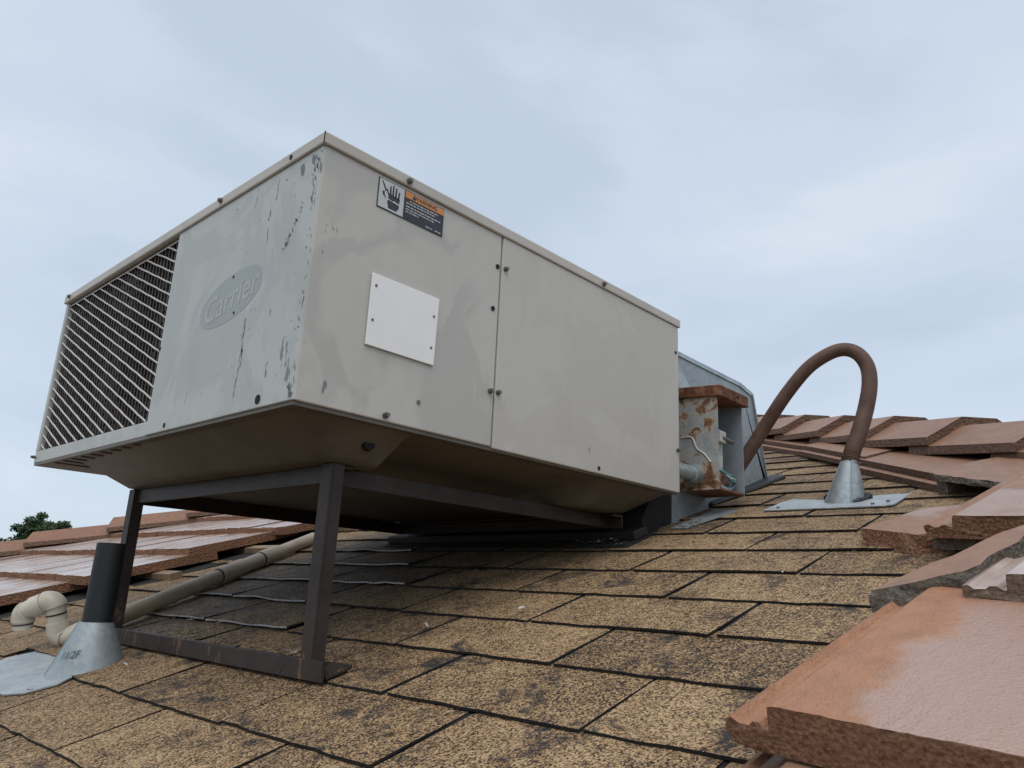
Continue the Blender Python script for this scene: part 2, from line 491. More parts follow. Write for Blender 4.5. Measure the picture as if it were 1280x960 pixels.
for k in range(-3, 23):
    u = -.343 + EXPO * k
    y0 = -.185 if k % 2 == 0 else -.575
    for m in range(-4, 7):
        yc = y0 + TAB * (m + .5)
        x = (u + EXPO / 2) * CA
        if yc > 4.35 or yc < x - HR - .35 or yc > HL - KL * x: continue
        if yc < -2.6 or (k < 0 and yc > 4.1): continue
        # behind / under the plenum nothing is laid
        if 2.75 < x < 3.6 and .45 < yc < 2.1: continue
        d = math.hypot((x - 1.25) / 1.0, (yc - 2.05) / 1.0)
        me = srand.choice(flat_meshes)
        if d < 1.0: me = srand.choice(curl_meshes)
        elif d < 1.35 or (k in (1, 2) and .9 < yc < 2): me = srand.choice(mid_meshes)
        if k == 1 and .9 < yc < 1.6: me = mid_meshes[1]
        uo = .11 if (k == 1 and 1.7 < yc < 2.6) else 0
        if yc < .55 and d > .8 and me in curl_meshes: me = srand.choice(mid_meshes)
        jig = Matrix.Rotation(srand.uniform(-.006, .006), 3, 'Z')
        put(me, 'shingle', roof, RP(u + uo + srand.uniform(-.006, .006), yc + srand.uniform(-.006, .006), .001), rotm @ jig)
        cnt += 1

# ------------------------------------------------------------------ concrete roof tiles
def tile_mesh(name, L, W, Th, seed, mats, lip=True, nseg=1, jit=.004, ntop=6):
    rnd = random.Random(seed)
    prof = []
    if lip:
        prof += [(-.012, .10 * Th), (0, .30 * Th), (0, .54 * Th), (-.016, .62 * Th), (-.028, .50 * Th), (-.052, .48 * Th), (-.062, .60 * Th), (-.078, .60 * Th), (-.088, .50 * Th), (-.098, .50 * Th), (-.102, Th * .97)]
        y1 = -.110
    else:
        prof += [(-.004, 0.02), (0, .9 * Th)]
        y1 = -.008
    for i in range(ntop + 1):
        prof.append((y1 + (-W + .012 - y1) * i / ntop, Th))
    prof += [(-W, Th * .92), (-W, .08 * Th)]
    for i in range(ntop + 1):
        prof.append((-W + .01 + (W - .05) * i / ntop, 0))
    mb = MB(); n = len(prof)
    for k in range(nseg + 1):
        x = L * k / nseg
        for (y, z) in prof:
            dx = (rnd.uniform(-jit, jit) if k in (0, nseg) else 0)
            mb.v.append(V(x + dx, y + rnd.uniform(-jit, jit) * .15, z + (rnd.uniform(-jit, jit) * .35 if k in (0, nseg) else rnd.uniform(-jit, jit) * .15)))
    for k in range(nseg):
        for i in range(n):
            j = (i + 1) % n
            mb.f.append([k * n + i, k * n + j, (k + 1) * n + j, (k + 1) * n + i])
            top = prof[i][1] > .45 * Th and prof[j][1] > .45 * Th and abs(prof[i][0] - prof[j][0]) > .004
            mb.m.append(0 if top else 1)
    mb.f.append(list(range(n))[::-1]); mb.m.append(1)
    mb.f.append([nseg * n + i for i in range(n)]); mb.m.append(1)
    return mb.mesh(name, mats)
# left field: rows of tile still laid beyond the stripped area
def field_tile(seed, W):
    rnd = random.Random(seed); L, Th = .98, .068
    mb = MB(); j = lambda a: rnd.uniform(-a, a)
    ys = [0, -W * .30, -W * .335, -W * .37, -W * .67, -W * .705, -W * .74, -W]
    zt = [Th, Th, Th - .006, Th, Th, Th - .006, Th, Th]
    n = len(ys)
    for x in (0, L):
        for y, z in zip(ys, zt): mb.v.append(V(x + j(.006), y + (0.008 if y == 0 else -0.0), z + j(.003)))
        for y in (ys[0] + .008, ys[-1]): mb.v.append(V(x, y, j(.004)))
    N = n + 2
    for i in range(n - 1): mb.f.append([i, i + 1, N + i + 1, N + i]); mb.m.append(0)
    mb.f.append([n - 1, n + 1, N + n + 1, N + n - 1]); mb.m.append(1)
    mb.f.append([0, N, N + n, n]); mb.m.append(1)
    mb.f.append([n, N + n, N + n + 1, n + 1]); mb.m.append(1)
    ring = list(range(n)) + [n + 1, n]
    mb.f.append(ring[::-1]); mb.m.append(1)
    mb.f.append([N + i for i in ring]); mb.m.append(1)
    return mb.mesh('roof_tile', ['tile_field', 'tile_raw'])
TW = .64
fmesh = [field_tile(k, TW - .022) for k in range(8)]
fr = random.Random(3)
def edge_y(x): return 4.02 - .27 * (x - .33) if x < 1.4 else 3.73 - .09 * (x - 1.4)
for r in range(-4, 9):
    xb = .77 + .72 * r
    ys = edge_y(xb + .3) + TW - .04 + (.0 if r % 2 == 0 else .12)
    k = 0
    while True:
        y = ys + k * TW
        if y - .3 > HL - KL * xb - .35 or k > 12: break
        pitch = Matrix.Rotation(R_(3.6), 3, 'Y') @ Matrix.Rotation(fr.uniform(-.012, .012), 3, 'Z') @ Matrix.Rotation(fr.uniform(-.01, .01), 3, 'X')
        put(fr.choice(fmesh), 'roof_tile', roof, RX(xb + fr.uniform(-.012, .012), y, .098), rotm @ pitch)
        k += 1
# wooden battens under the tile edge
for xb, yb in ((.55, 3.62), (1.28, 3.5), (2.0, 3.42), (2.72, 3.36)):
    MB().bar(RX(xb, yb, .03), RX(xb, yb + 3.0, .03), .09, .05, EN).build('batten', 'wood', roof)
MB().quadbox([RX(-1.9, 4.75, .012), RX(1.2, 3.62, .014), RX(4.2, 3.4, .014), RX(4.2, 4.6, .014), RX(-1.9, 5.6, .012)], -EN * .008).build('underlayment', 'felt', roof)

# hip caps
def cap_mesh(seed, L, mats, hw=.34, tw=.11, ht=.19, th=.05):
    rnd = random.Random(seed); j = lambda a: rnd.uniform(-a, a)
    outer = [(-hw, 0), (-hw + .004, .05), (-tw, ht), (tw, ht), (hw - .004, .05), (hw, 0)]
    inner = [(hw - .05, 0), (tw - .02, ht - th), (-tw + .02, ht - th), (-hw + .05, 0)]
    prof = outer + inner; n = len(prof); mb = MB()
    for s_ in (0, .5, 1):
        for (t_, z) in prof: mb.v.append(V(L * s_ + (j(.006) if s_ != .5 else 0), t_ * (1 - .07 * s_) + j(.002), z + j(.003)))
    for q in range(2):
        for i in range(n):
            k = (i + 1) % n
            mb.f.append([q * n + i, q * n + k, (q + 1) * n + k, (q + 1) * n + i]); mb.m.append(0 if i in (1, 2, 3) else 1)
    for q, rev in ((0, 1), (2, 0)):
        for f in ([0, 1, 8, 9], [1, 2, 7, 8], [2, 3, 6, 7] if n > 9 else [], [3, 4, 5, 6]):
            if len(f) == 4: mb.f.append([q * n + i for i in f]); mb.m.append(1)
    # ends as one clean outline
    mb.f = mb.f[:2 * n]; mb.m = mb.m[:2 * n]
    for q in (0, 2):
        for f in ((0, 1, 9), (1, 2, 8, 9), (2, 3, 7, 8), (3, 4, 6, 7), (4, 5, 6)):
            mb.f.append([q * n + i for i in f]); mb.m.append(1)
    return mb.mesh('hip_cap', mats)
def lay_caps(p0, direction, s0, count, step, meshes, lift, tilt=4.0):
    d = direction.normalized(); side = V(0, 0, 1).cross(d).normalized(); nn = d.cross(side)
    basis = Matrix((d, side, nn)).transposed()
    r = random.Random(9)
    for i in range(count):
        s_ = s0 + i * step
        rot = basis @ Matrix.Rotation(R_(tilt + r.uniform(-.6, .6)), 3, 'Y') @ Matrix.Rotation(r.uniform(-.012, .012), 3, 'Z')
        put(r.choice(meshes), 'hip_cap', roof, p0 + d * s_ + V(0, 0, lift), rot)
capm = [cap_mesh(k, 1.02, ['cap_top', 'cap_raw']) for k in range(4)]
capf = [cap_mesh(20 + k, 1.12, ['cap_far', 'cap_raw']) for k in range(4)]
lay_caps(V(3.55, 3.55 - HR, zx(3.55)), V(1, 1, 1 / 3), -1.62, 9, .80, capm, .085)
lay_caps(V(2.0, HL - KL * 2.0, zx(2.0)), V(1, -KL, 1 / 3), -2.2, 11, .90, capf, .135, 5.0)

# cut tiles left lying along the right hip
def cut_tile(poly, h0, h1, mats=('cap_top', 'cap_raw'), name='cut_tile', lip=.045):
    pts = [RX(x, y, h1) for x, y in poly]
    mb = MB().quadbox(pts, -EN * (h1 - h0), 0, 1)
    if lip:      # interlocking ledge on the exposed edge (first edge of the outline)
        a = V(*poly[0], 0); b = V(*poly[1], 0); d = (b - a).normalized(); nrm = V(-d.y, d.x, 0)
        if nrm.dot(V(-1, 1, 0)) < 0: nrm = -nrm
        q = [a, b, b + nrm * lip, a + nrm * lip]
        hm = h0 + (h1 - h0) * .5
        mb.quadbox([RX(p.x, p.y, hm) for p in q], -EN * (hm - h0), 0, 1)
    return mb.build(name, list(mats), roof)
cut_tile([(4.72, .10), (5.9, 1.20), (6.3, 1.15), (5.15, 0.0)], .012, .085)
cut_tile([(3.95, -.47), (4.86, .30), (5.25, .10), (4.45, -.70)], .035, .105)
cut_tile([(3.06, -1.20), (3.99, -.41), (4.5, -.66), (3.6, -1.55)], .012, .090)
cut_tile([(5.8, 1.15), (7.0, 2.3), (7.4, 2.2), (6.2, 1.05)], .02, .095)

# ------------------------------------------------------------------ loose tiles
def loose(name, mesh, label, x, y, h, yaw=0, pitch=0, roll=0):
    ob = bpy.data.objects.new(name, mesh); COL.objects.link(ob)
    rot = rotm @ Matrix.Rotation(R_(yaw), 3, 'Z') @ Matrix.Rotation(R_(pitch), 3, 'Y') @ Matrix.Rotation(R_(roll), 3, 'X')
    ob.matrix_world = Matrix.Translation(RX(x, y, h) * S) @ rot.to_4x4()
    tag(ob, label, 'roof tile', 'loose concrete tiles piled on the shingles'); ob['kind'] = 'thing'
    return ob
def slab(poly, th, mats, seed=0, jit=.01):
    """broken tile: poly of (x, y, h) top corners in plan; ragged rim"""
    rnd = random.Random(seed); pts = []
    for i in range(len(poly)):
        a = Vector(poly[i]); b = Vector(poly[(i + 1) % len(poly)])
        n = max(2, int((b - a).length / .05))
        d = (b - a); nr = V(-d.y, d.x, 0).normalized()
        for k in range(n):
            p = a.lerp(b, k / n)
            if k: p += nr * rnd.uniform(-jit, jit)
            pts.append(p)
    mb = MB(); n = len(pts)
    mb.v = [RX(p.x, p.y, p.z) for p in pts] + [RX(p.x, p.y, p.z - th * .5 + rnd.uniform(-.01, .01)) + V(rnd.uniform(-jit, jit), rnd.uniform(-jit, jit), 0) * .8 for p in pts] + [RX(p.x, p.y, p.z - th + rnd.uniform(-.004, .004)) + V(rnd.uniform(-jit, jit), rnd.uniform(-jit, jit), 0) for p in pts]
    mb.f = [list(range(n)), [2 * n + i for i in range(n)][::-1]]; mb.m = [0, 1]
    for r in (0, 1):
        for i in range(n):
            j = (i + 1) % n
            mb.f.append([r * n + i, (r + 1) * n + i, (r + 1) * n + j, r * n + j]); mb.m.append(1)
    return mb
def loose_slab(name, label, poly, th, mats, seed, jit=.01):
    c = sum((Vector(p) for p in poly), V(0, 0, 0)) / len(poly)
    ob = slab(poly, th, mats, seed, jit).build(name, list(mats), None, origin=RX(c.x, c.y, c.z - th))
    tag(ob, label, 'roof tile', 'loose concrete tiles piled on the shingles'); ob['kind'] = 'thing'; return ob
big = tile_mesh('loose_tile', .95, .80, .095, 1, ['tile_damp_sheen', 'tile_raw'], nseg=6, jit=.003, ntop=40)
loose('loose_tile', big, 'big orange concrete tile nearest the viewer with painted pale sheen on its damp patch', .245, -1.405, .086, -7)
under = tile_mesh('loose_tile', 1.0, .80, .075, 2, ['tile_top', 'tile_raw'], nseg=3, jit=.006, ntop=12)
loose('loose_tile', under, 'orange tile mostly hidden directly under the biggest nearest tile', -.27, -1.365, .004, -6)
t4 = tile_mesh('loose_tile', .95, .78, .082, 3, ['tile_top', 'tile_raw'], nseg=4, jit=.004, ntop=16)
loose('loose_tile', t4, 'wet flat tile at the back of the pile lying on a broken piece', 1.82, -1.375, .098, -10, -1.0)
t3 = tile_mesh('loose_tile', .95, .78, .080, 4, ['tile_field', 'tile_tan'], nseg=4, jit=.004, ntop=12)
loose('loose_tile', t3, 'pale tile with ribbed interlocking edge resting on the nearest orange tile', .885, -1.70, .165, -9)
loose_slab('loose_tile', 'short broken brown tile poking out left below the wet flat tile',
           [(2.07, -1.06, .08), (1.94, -1.31, .08), (2.02, -1.43, .08), (2.5, -1.45, .08), (2.40, -1.21, .08)], .075, ('tile_top', 'tile_raw'), 5)
loose_slab('loose_tile', 'grey edged tile sliver sandwiched below the wet flat tile',
           [(1.86, -1.385, .088), (1.80, -1.70, .088), (2.3, -1.80, .088), (2.3, -1.46, .088)], .04, ('tile_top', 'tile_grey'), 6)
loose_slab('loose_tile', 'tilted broken tile with ragged grey edge leaning across the pile',
           [(.968, -1.458, .165), (.947, -1.69, .222), (1.191, -1.788, .248), (1.33, -1.93, .285), (1.47, -1.92, .285), (1.31, -1.77, .248), (1.125, -1.569, .195)], .055, ('tile_top', 'tile_grey'), 7, .014)
loose_slab('loose_tile', 'raised brown tile beside the hip caps with a dark hollow under it',
           [(3.05, -1.105, .115), (2.72, -1.47, .115), (3.2, -1.9, .13), (3.6, -1.55, .13), (3.32, -1.22, .12)], .03, ('cap_top', 'tile_grey'), 8, .008)
MB().quadbox([RX(3.06, -1.11, .09), RX(3.00, -1.17, .09), RX(3.3, -1.4, .09), RX(3.36, -1.27, .09)], -EN * .088).build('tile_foot', 'tile_grey', bpy.data.objects['loose_tile.007'], origin=Vector(bpy.data.objects['loose_tile.007']['_o']))

# ------------------------------------------------------------------ air conditioner
W, L = 2.684, 2.409
ac = thing('air_conditioner', 'large faded grey rooftop air conditioner on a steel stand', 'air conditioner', (1.2, 1.34, -.14))
MB().box(.10, L - .02, .02, W - .02, .004, .94).build('cabinet_core', 'coil', ac)
GY = 1.172
# front face: plain panel and coil opening
fp = MB().box(0, .018, .004, GY, .002, .952).build('front_panel', 'paint_front', ac, bevel=.004)
fp['label'] = 'chipped grey panel with faded oval badge mark'
MB().box(0.006, .05, GY + .001, W - .001, .002, .068).build('bottom_rail', 'paint_front', ac, bevel=.004)
MB().box(0.004, .045, W - .036, W, .069, .952).build('corner_post', 'paint_front', ac, bevel=.004)
MB().box(.0185, .095, GY - .02, GY + .0, .07, .945).build('opening_return', 'coil', ac)
MB().box(.022, .1, GY + .001, W - .003, .936, .9515).build('opening_return', 'coil', ac)
MB().box(.0455, .1, W - .05, W - .003, .07, .935).build('opening_return', 'coil', ac)
coil = MB().box(.050, .099, GY, W - .05, .07, .945).build('condenser_coil', 'coil', ac)
cf = MB(); y = GY + .02; rr = random.Random(2)
while y < W - .09:
    zz = .07
    while zz < .93:
        cf.box(.030 + rr.uniform(0, .006), .0505, y, y + .016, zz, min(zz + rr.uniform(.035, .06), .944))
        zz += .06
    y += .038
fo = cf.build('coil_fins', 'coil_fin', coil); fo['kind'] = 'stuff'
# diagonal guard wires
wg = MB().bar((.016, GY, .934), (.016, W - .04, .934), .006, .006).build('wire_guard', 'guard_wire', ac)
sl = .445; zc = .02
y0g, y1g = GY + .0, W - .037
for i in range(-2, 36):
    c0 = -.66 + i * .0545           # z at y = y0g
    pts = []
    ya, yb = y0g, y1g
    za, zb = c0, c0 + sl * (y1g - y0g)
    if zb > .934: yb = y0g + (.934 - c0) / sl; zb = .934
    if za < .072: ya = y0g + (.072 - c0) / sl; za = .072
    if yb - ya < .03 or za >= .92: continue
    n = max(2, int((yb - ya) / .05)); P = []
    for k in range(n + 1):
        t_ = k / n
        P.append((.016 + .006 * math.sin(k * PI), ya + (yb - ya) * t_, za + (zb - za) * t_ + .0012 * math.sin(k * 2.1 + i)))
    MB().tube(P, .0048, 6).build('wire', 'guard_wire', wg, smooth=60)
for i in range(36):
    yv = GY + .025 + i * (y1g - GY - .03) / 36
    MB().bar((.024, yv, .072), (.024, yv, .934), .006, .006, (1, 0, 0)).build('wire', 'wire_brown', wg)
# side panels
MB().box(.004, .932, 0, .018, .002, .952).build('side_panel', 'paint_side', ac, bevel=.005)['label'] = 'stained side panel carrying the warning sticker and white plate'
MB().box(.939, L, -.003, .018, -.004, .952).build('side_panel', 'paint_side_clean', ac, bevel=.005)['label'] = 'cleaner blank side panel farther from the corner'
MB().box(.90, .97, .018, .03, .01, .95).build('seam_backing', 'black_hole', ac)
MB().box(L - .018, L - .001, .019, W - .002, .002, .952).build('end_panel', 'paint_side', ac)
MB().box(.1, L - .02, W - .018, W - .001, .002, .952).build('side_panel', 'paint_side', ac)
# lid with turned down flange
lid = MB()
lid.box(-.010, L + .012, -.012, W + .010, .952, 1.0)
lo = lid.build('lid', 'paint_lid', ac, bevel=.006)
MB().box(-.0112, -.0095, -.0135, -.009, .950, .998).build('corner_fold', 'black_hole', lo)
# base plate and embossed pan
MB().box(.008, L - .006, .010, W - .01, -.012, .0015).build('base_plate', 'paint_pan_shaded', ac)
rim = [(.05, .05), (.30, .04), (.54, .04), (.58, .05), (1.66, .05), (1.72, .04), (2.1, .04), (2.36, .05), (2.36, 1.3), (2.36, 2.22), (1.2, 2.25), (.10, 2.22), (.05, 1.3)]
bot = [(.26, .26), (.30, .20), (.50, .20), (.62, .80), (1.62, .80), (1.76, .20), (2.05, .20), (2.2, .28), (2.25, 1.3), (2.2, 2.02), (1.2, 2.06), (.32, 2.04), (.25, 1.3)]
pan = MB(); n = len(rim)
levels = []
for t_, z in ((0, -.0125), (.10, -.022), (.80, -.118), (.93, -.136), (1.05, -.14)):
    for (a, b), (c, d) in zip(rim, bot):
        pan.v.append(V(a + (c - a) * t_, b + (d - b) * t_, z))
for q in range(4):
    for i in range(n):
        j = (i + 1) % n
        pan.f.append([q * n + i, q * n + j, (q + 1) * n + j, (q + 1) * n + i]); pan.m.append(0)
pan.f.append([4 * n + i for i in range(n)]); pan.m.append(0)
po = pan.build('base_pan', 'paint_pan_shaded', ac, smooth=38)
MB().cyl((.40, .125, -.070), (.40, .105, -.066), .026, 12).build('drain_hole', 'black_hole', po)
for i in range(9):
    yy = 1.35 + i * .13
    MB().bar((.03, yy, -.0135), (.20, yy, -.0135), .03, .004).build('louver_slot', 'slot_red', po)
# knocked-off paint, grey primer showing
cr = random.Random(17); ch = MB()
def chip(y, z, ln, wd, ang, n_=9):
    ca, sa = math.cos(ang), math.sin(ang); pts = []
    ph = cr.uniform(0, 9)
    for k in range(n_):
        t_ = 2 * PI * k / n_; rr_ = cr.uniform(.55, 1.15)
        a = math.cos(t_) * ln * rr_; b = math.sin(t_) * wd * rr_
        yy = y + a * ca - b * sa; zz = z + a * sa + b * ca
        pts.append((-.0006, max(.0045, min(GY - .003, yy)), max(.004, min(.944, zz))))
    ch.add(pts, [tuple(range(n_))])
for i in range(84):
    z = cr.random() ** .9 * .93 + .01
    if cr.random() > (.9 if z > .72 or z < .12 else .55): continue
    y = .004 + abs(cr.gauss(0, .018)) + (.03 if z > .55 else 0) * cr.random()
    chip(y, z, cr.uniform(.004, .017), cr.uniform(.0012, .0045), PI / 2 + cr.gauss(-.2, .5))
for i in range(34): 
    t_ = cr.random(); chip(.10 + .09 * t_ + cr.gauss(0, .006), .60 + .13 * (1 - t_) + cr.gauss(0, .01), cr.uniform(.004, .014), cr.uniform(.0012, .004), cr.uniform(.4, 1.6))
for y, z0_, z1_, w_ in ((.405, .30, .38, .006), (.415, .08, .26, .0045), (.395, .19, .25, .004), (.30, .84, .93, .004), (.335, .76, .80, .006), (.33, .68, .72, .004), (.46, .86, .90, .004), (.20, .12, .18, .004)):
    z = z0_
    while z < z1_:
        chip(y + cr.gauss(0, .003) - (z - z0_) * .05, z, cr.uniform(.008, .024), w_ * cr.uniform(.4, 1.1), PI / 2 + cr.gauss(0, .12)); z += cr.uniform(.010, .03)
for i in range(60): chip(cr.uniform(.02, .6), cr.uniform(.02, .93), cr.uniform(.002, .007), cr.uniform(.001, .0022), cr.uniform(0, 3))
chip(.13, .90, .035, .016, 1.2); chip(.06, .915, .03, .012, 1.4); chip(.018, .022, .02, .016, 0); chip(.03, .05, .02, .010, 1)
for yb in (.24, .62): chip(yb, .895, .012, .0025, .1)
cho = ch.build('paint_chips', 'primer', fp); cho['kind'] = 'stuff'
# seam shadow strip along the bottom edge of the side panels
# screws
def screw_y(x, z, r=.0085, m='screw_steel'):
    mb = MB().cyl((x, .002, z), (x, -.012, z), r * 1.35, 12).cyl((x, -.012, z), (x, -.022, z), r, 6)
    mb.build('screw', m, ac)
def screw_x(y, z, r=.009, m='screw_steel'):
    MB().cyl((.002, y, z), (-.010, y, z), r * 1.3, 12).cyl((-.010, y, z), (-.02, y, z), r, 6).build('screw', m, ac)
def hole_y(x, z, r=.011): MB().cyl((x, .002, z), (x, -.0042, z), r, 10).build('screw_hole', 'black_hole', ac)
def hole_x(y, z, r=.011): MB().cyl((.002, y, z), (-.0015, y, z), r, 10).build('screw_hole', 'black_hole', ac)
def dot_lid_y(x, z): MB().cyl((x, -.011, z), (x, -.022, z), .013, 12).cyl((x, -.022, z), (x, -.030, z), .009, 6).build('screw', 'screw_steel', lo)
def dot_lid_x(y, z): MB().cyl((-.009, y, z), (-.018, y, z), .012, 12).cyl((-.018, y, z), (-.026, y, z), .008, 6).build('screw', 'screw_steel', lo)
for x, z in ((.959, .803), (.907, .234), (.952, .237), (.379, .023), (2.386, .229)): screw_y(x, z)
for x, z in ((.912, .800), (1.671, .022), (2.379, .793), (.897, .6)): hole_y(x, z)
MB().cyl((.53, .002, .105), (.53, -.004, .105), .009, 10).build('screw_hole', 'screw_steel', ac)
for x, z in ((.383, .972), (1.671, .972)): dot_lid_y(x, z)
for yq, z in ((.761, .978), (2.60, .978)): dot_lid_x(yq, z)
MB().cyl((-.009, .212, .976), (-.0125, .212, .976), .010, 10).build('screw_hole', 'black_hole', lo)
for yq, z in ((1.168, .393), (.984, .026)): hole_x(yq, z)
hole_x(.231, .033, .018)
screw_x(2.66, .034, .007)
# white cover plate
wp = MB().quadbox([(.257, -.002, .262), (.583, -.002, .262), (.588, -.002, .541), (.258, -.002, .541)], (0, -.008, 0)).build('cover_plate', 'white_plate', ac, bevel=.002)
wp['label'] = 'plain white rectangular plate riveted on the side panel'
for x, z in ((.278, .495), (.276, .36), (.565, .46), (.563, .33)):
    MB().cyl((x, -.009, z), (x, -.012, z), .0055, 10).build('rivet', 'screw_steel', wp)
# warning sticker
stk = MB().box(.248, .5815, -.0035, .001, .812, .936).build('warning_sticker', 'sticker_ink', ac)
stk['label'] = 'warning sticker with shocked hand pictogram and orange band'
MB().box(.251, .372, -.0045, -.0034, .815, .933).build('pictogram_panel', 'sticker_white', stk)
MB().box(.378, .579, -.0045, -.0034, .905, .933).build('orange_band', 'sticker_orange', stk)
ink = MB(); yk = -.0050
def flat(pts): ink.quadbox([(a, yk, b) for a, b in pts], (0, .0008, 0))
flat([(.300, .823), (.340, .823), (.343, .832), (.350, .838), (.350, .852), (.296, .858), (.293, .846), (.297, .836)])   # cuff and palm base
flat([(.296, .864), (.320, .858), (.322, .864), (.350, .858), (.352, .880), (.296, .884)])
for a, b, c_, d_ in ((.297, .880, .287, .900), (.306, .880, .304, .918), (.318, .880, .318, .926), (.331, .878, .333, .921), (.344, .876, .348, .909)):
    flat([(a - .0045, b), (a + .0045, b), (c_ + .0032, d_), (c_ - .0032, d_)])
flat([(.260, .926), (.266, .926), (.287, .893), (.281, .888)])
flat([(.287, .893), (.281, .888), (.268, .881), (.274, .886)])
flat([(.266, .884), (.276, .886), (.280, .868), (.270, .871)])
flat([(.268, .872), (.278, .870), (.290, .860), (.280, .862)])
ink.build('shock_pictogram', 'sticker_ink', stk)
def text_mesh(body, size, shear=0.0, extrude=0.0, bold=0.0):
    cu = bpy.data.curves.new('lettering', 'FONT'); cu.body = body; cu.size = size; cu.shear = shear; cu.align_x = 'CENTER'; cu.align_y = 'CENTER'; cu.offset = bold; cu.resolution_u = 4
    ob = bpy.data.objects.new('lettering', cu); COL.objects.link(ob)
    bpy.context.view_layer.update()
    me = bpy.data.meshes.new_from_object(ob.evaluated_get(bpy.context.evaluated_depsgraph_get()))
    bpy.data.objects.remove(ob); bpy.data.curves.remove(cu)
    return [v.co.copy() for v in me.vertices], [list(p.vertices) for p in me.polygons]
def text_on(body, size, fn, mat_, parent, shear=0.0, bold=0.0):
    vs, fs = text_mesh(body, size, shear, 0, bold)
    return MB().add([fn(v.x, v.y) for v in vs], fs).build('lettering', mat_, parent)
text_on('\u26A0 WARNING' if False else 'WARNING', .024, lambda a, b: V(.482 + a * 1.05, -.0052, .9185 + b), 'sticker_ink', stk, 0, .0004)
MB().quadbox([(.412, -.0052, .909), (.430, -.0052, .909), (.421, -.0052, .928)], (0, .0006, 0)).build('alert_triangle', 'sticker_ink', stk)
lr = random.Random(8)
for row, (x0, x1, z) in enumerate(((.40, .55, .894), (.384, .535, .883), (.384, .565, .869), (.384, .53, .857), (.384, .45, .846), (.49, .525, .822), (.54, .572, .822))):
    ln = MB(); x = x0
    while x < x1:
        w_ = lr.uniform(.008, .022)
        ln.box(x, min(x + w_, x1), -.0047, -.0036, z - .0026, z + .0026); x += w_ + .004
    ln.build('print_line', 'sticker_line', stk)
# faded badge: oval ghost with lettering
cy, cz, ta = .565, .492, R_(8)
def lg(a, b, x=-.0008):        # a to the viewer's right, b up
    return V(x, cy - (a * math.cos(ta) - b * math.sin(ta)), cz + a * math.sin(ta) + b * math.cos(ta))
ov = [lg(.243 * math.cos(t_ * PI / 24), .100 * math.copysign(abs(math.sin(t_ * PI / 24)) ** .8, math.sin(t_ * PI / 24))) for t_ in range(48)]
bd = MB().quadbox(ov, (.001, 0, 0)).build('faded_badge', 'ghost_logo', fp)
text_on('Carrier', .150, lambda a, b: lg(a * .93, b * 1.0 - .006, -.0016), 'ghost_letter', fp, .25, .003)
for a, b in ((.02, .085), (.045, -.082)):
    p = lg(a, b); MB().cyl(p, p - V(.002, 0, 0), .006, 8).build('pin_hole', 'black_hole', fp)

# ------------------------------------------------------------------ steel stand
st = thing('steel_stand', 'dark brown welded angle iron stand under the air conditioner', 'stand', (.36, 1.1, -.9))
LX, LY0, LY1 = .345, .265, 2.02
def angle_leg(x, y, ztop, sy, dz=0):
    zb = zx(x) + .02
    mb = MB()
    mb.box(x - .006, x + .006, y - .045, y + .022, zb, ztop)
    mb.box(x + .0062, x + .052, y + sy * .045, y + sy * .045 + .012, zb, ztop)
    return mb.build('leg', 'stand', st, bevel=.002)
angle_leg(LX - .022, LY0 - .01, -.1405, -1)
angle_leg(LX - .022, LY1 + .03, -.1405, -1)
def angle_rail(a, b, leg_dir, mb=None, name='rail', h=.07, flange=.075):
    a = Vector(a); b = Vector(b); ld = Vector(leg_dir)
    mb = MB().bar(a - V(0, 0, h / 2), b - V(0, 0, h / 2), .012, h)
    c = ld * (flange / 2 + .007)
    mb.bar(a + c - V(0, 0, .007), b + c - V(0, 0, .007), flange, .012)
    return mb.build(name, 'stand', st, bevel=.002)
angle_rail((LX + .0, LY0 - .04, -.141), (LX + .0, LY1 + .05, -.141), (1, 0, 0), name='front_rail')
for yy, sg in ((LY0 + .03, 1), (LY1 + .052, -1)):
    angle_rail((LX + .02, yy, -.142), (2.16, yy, -.142), (0, sg, 0), name='side_rail')
angle_rail((2.165, LY0 - .06, -.143), (2.165, LY1 + .06, -.143), (-1, 0, 0), name='rear_rail')
# foot rail lying on the shingles
fa, fb = RX(.325, .12, .015), RX(.325, 2.24, .015)
MB().bar(fa + V(-.012, 0, .032), fb + V(-.012, 0, .032), .012, .068).bar(fa + EN * .012 + EU * .06, fb + EN * .012 + EU * .06, .11, .012, EN).build('foot_rail', 'stand', st, bevel=.002)
# rear sleeper on the roof
sl_ = thing('support_sleeper', 'black tarred timber sleeper on shingles under the rear of the stand', 'sleeper', RX(2.2, 1.1, 0))
MB().bar(RX(2.22, .12, .045), RX(2.22, 2.2, .045), .13, .05, EN).build('timber', 'tar', sl_, bevel=.008)
MB().quadbox([RX(2.05, .09, .020), RX(2.07, 2.2, .020), RX(2.4, 2.2, .020), RX(2.4, .13, .020)], -EN * .006).build('shade_sheet', 'felt', sl_)  # dark sheet standing in for the black shade under the rear

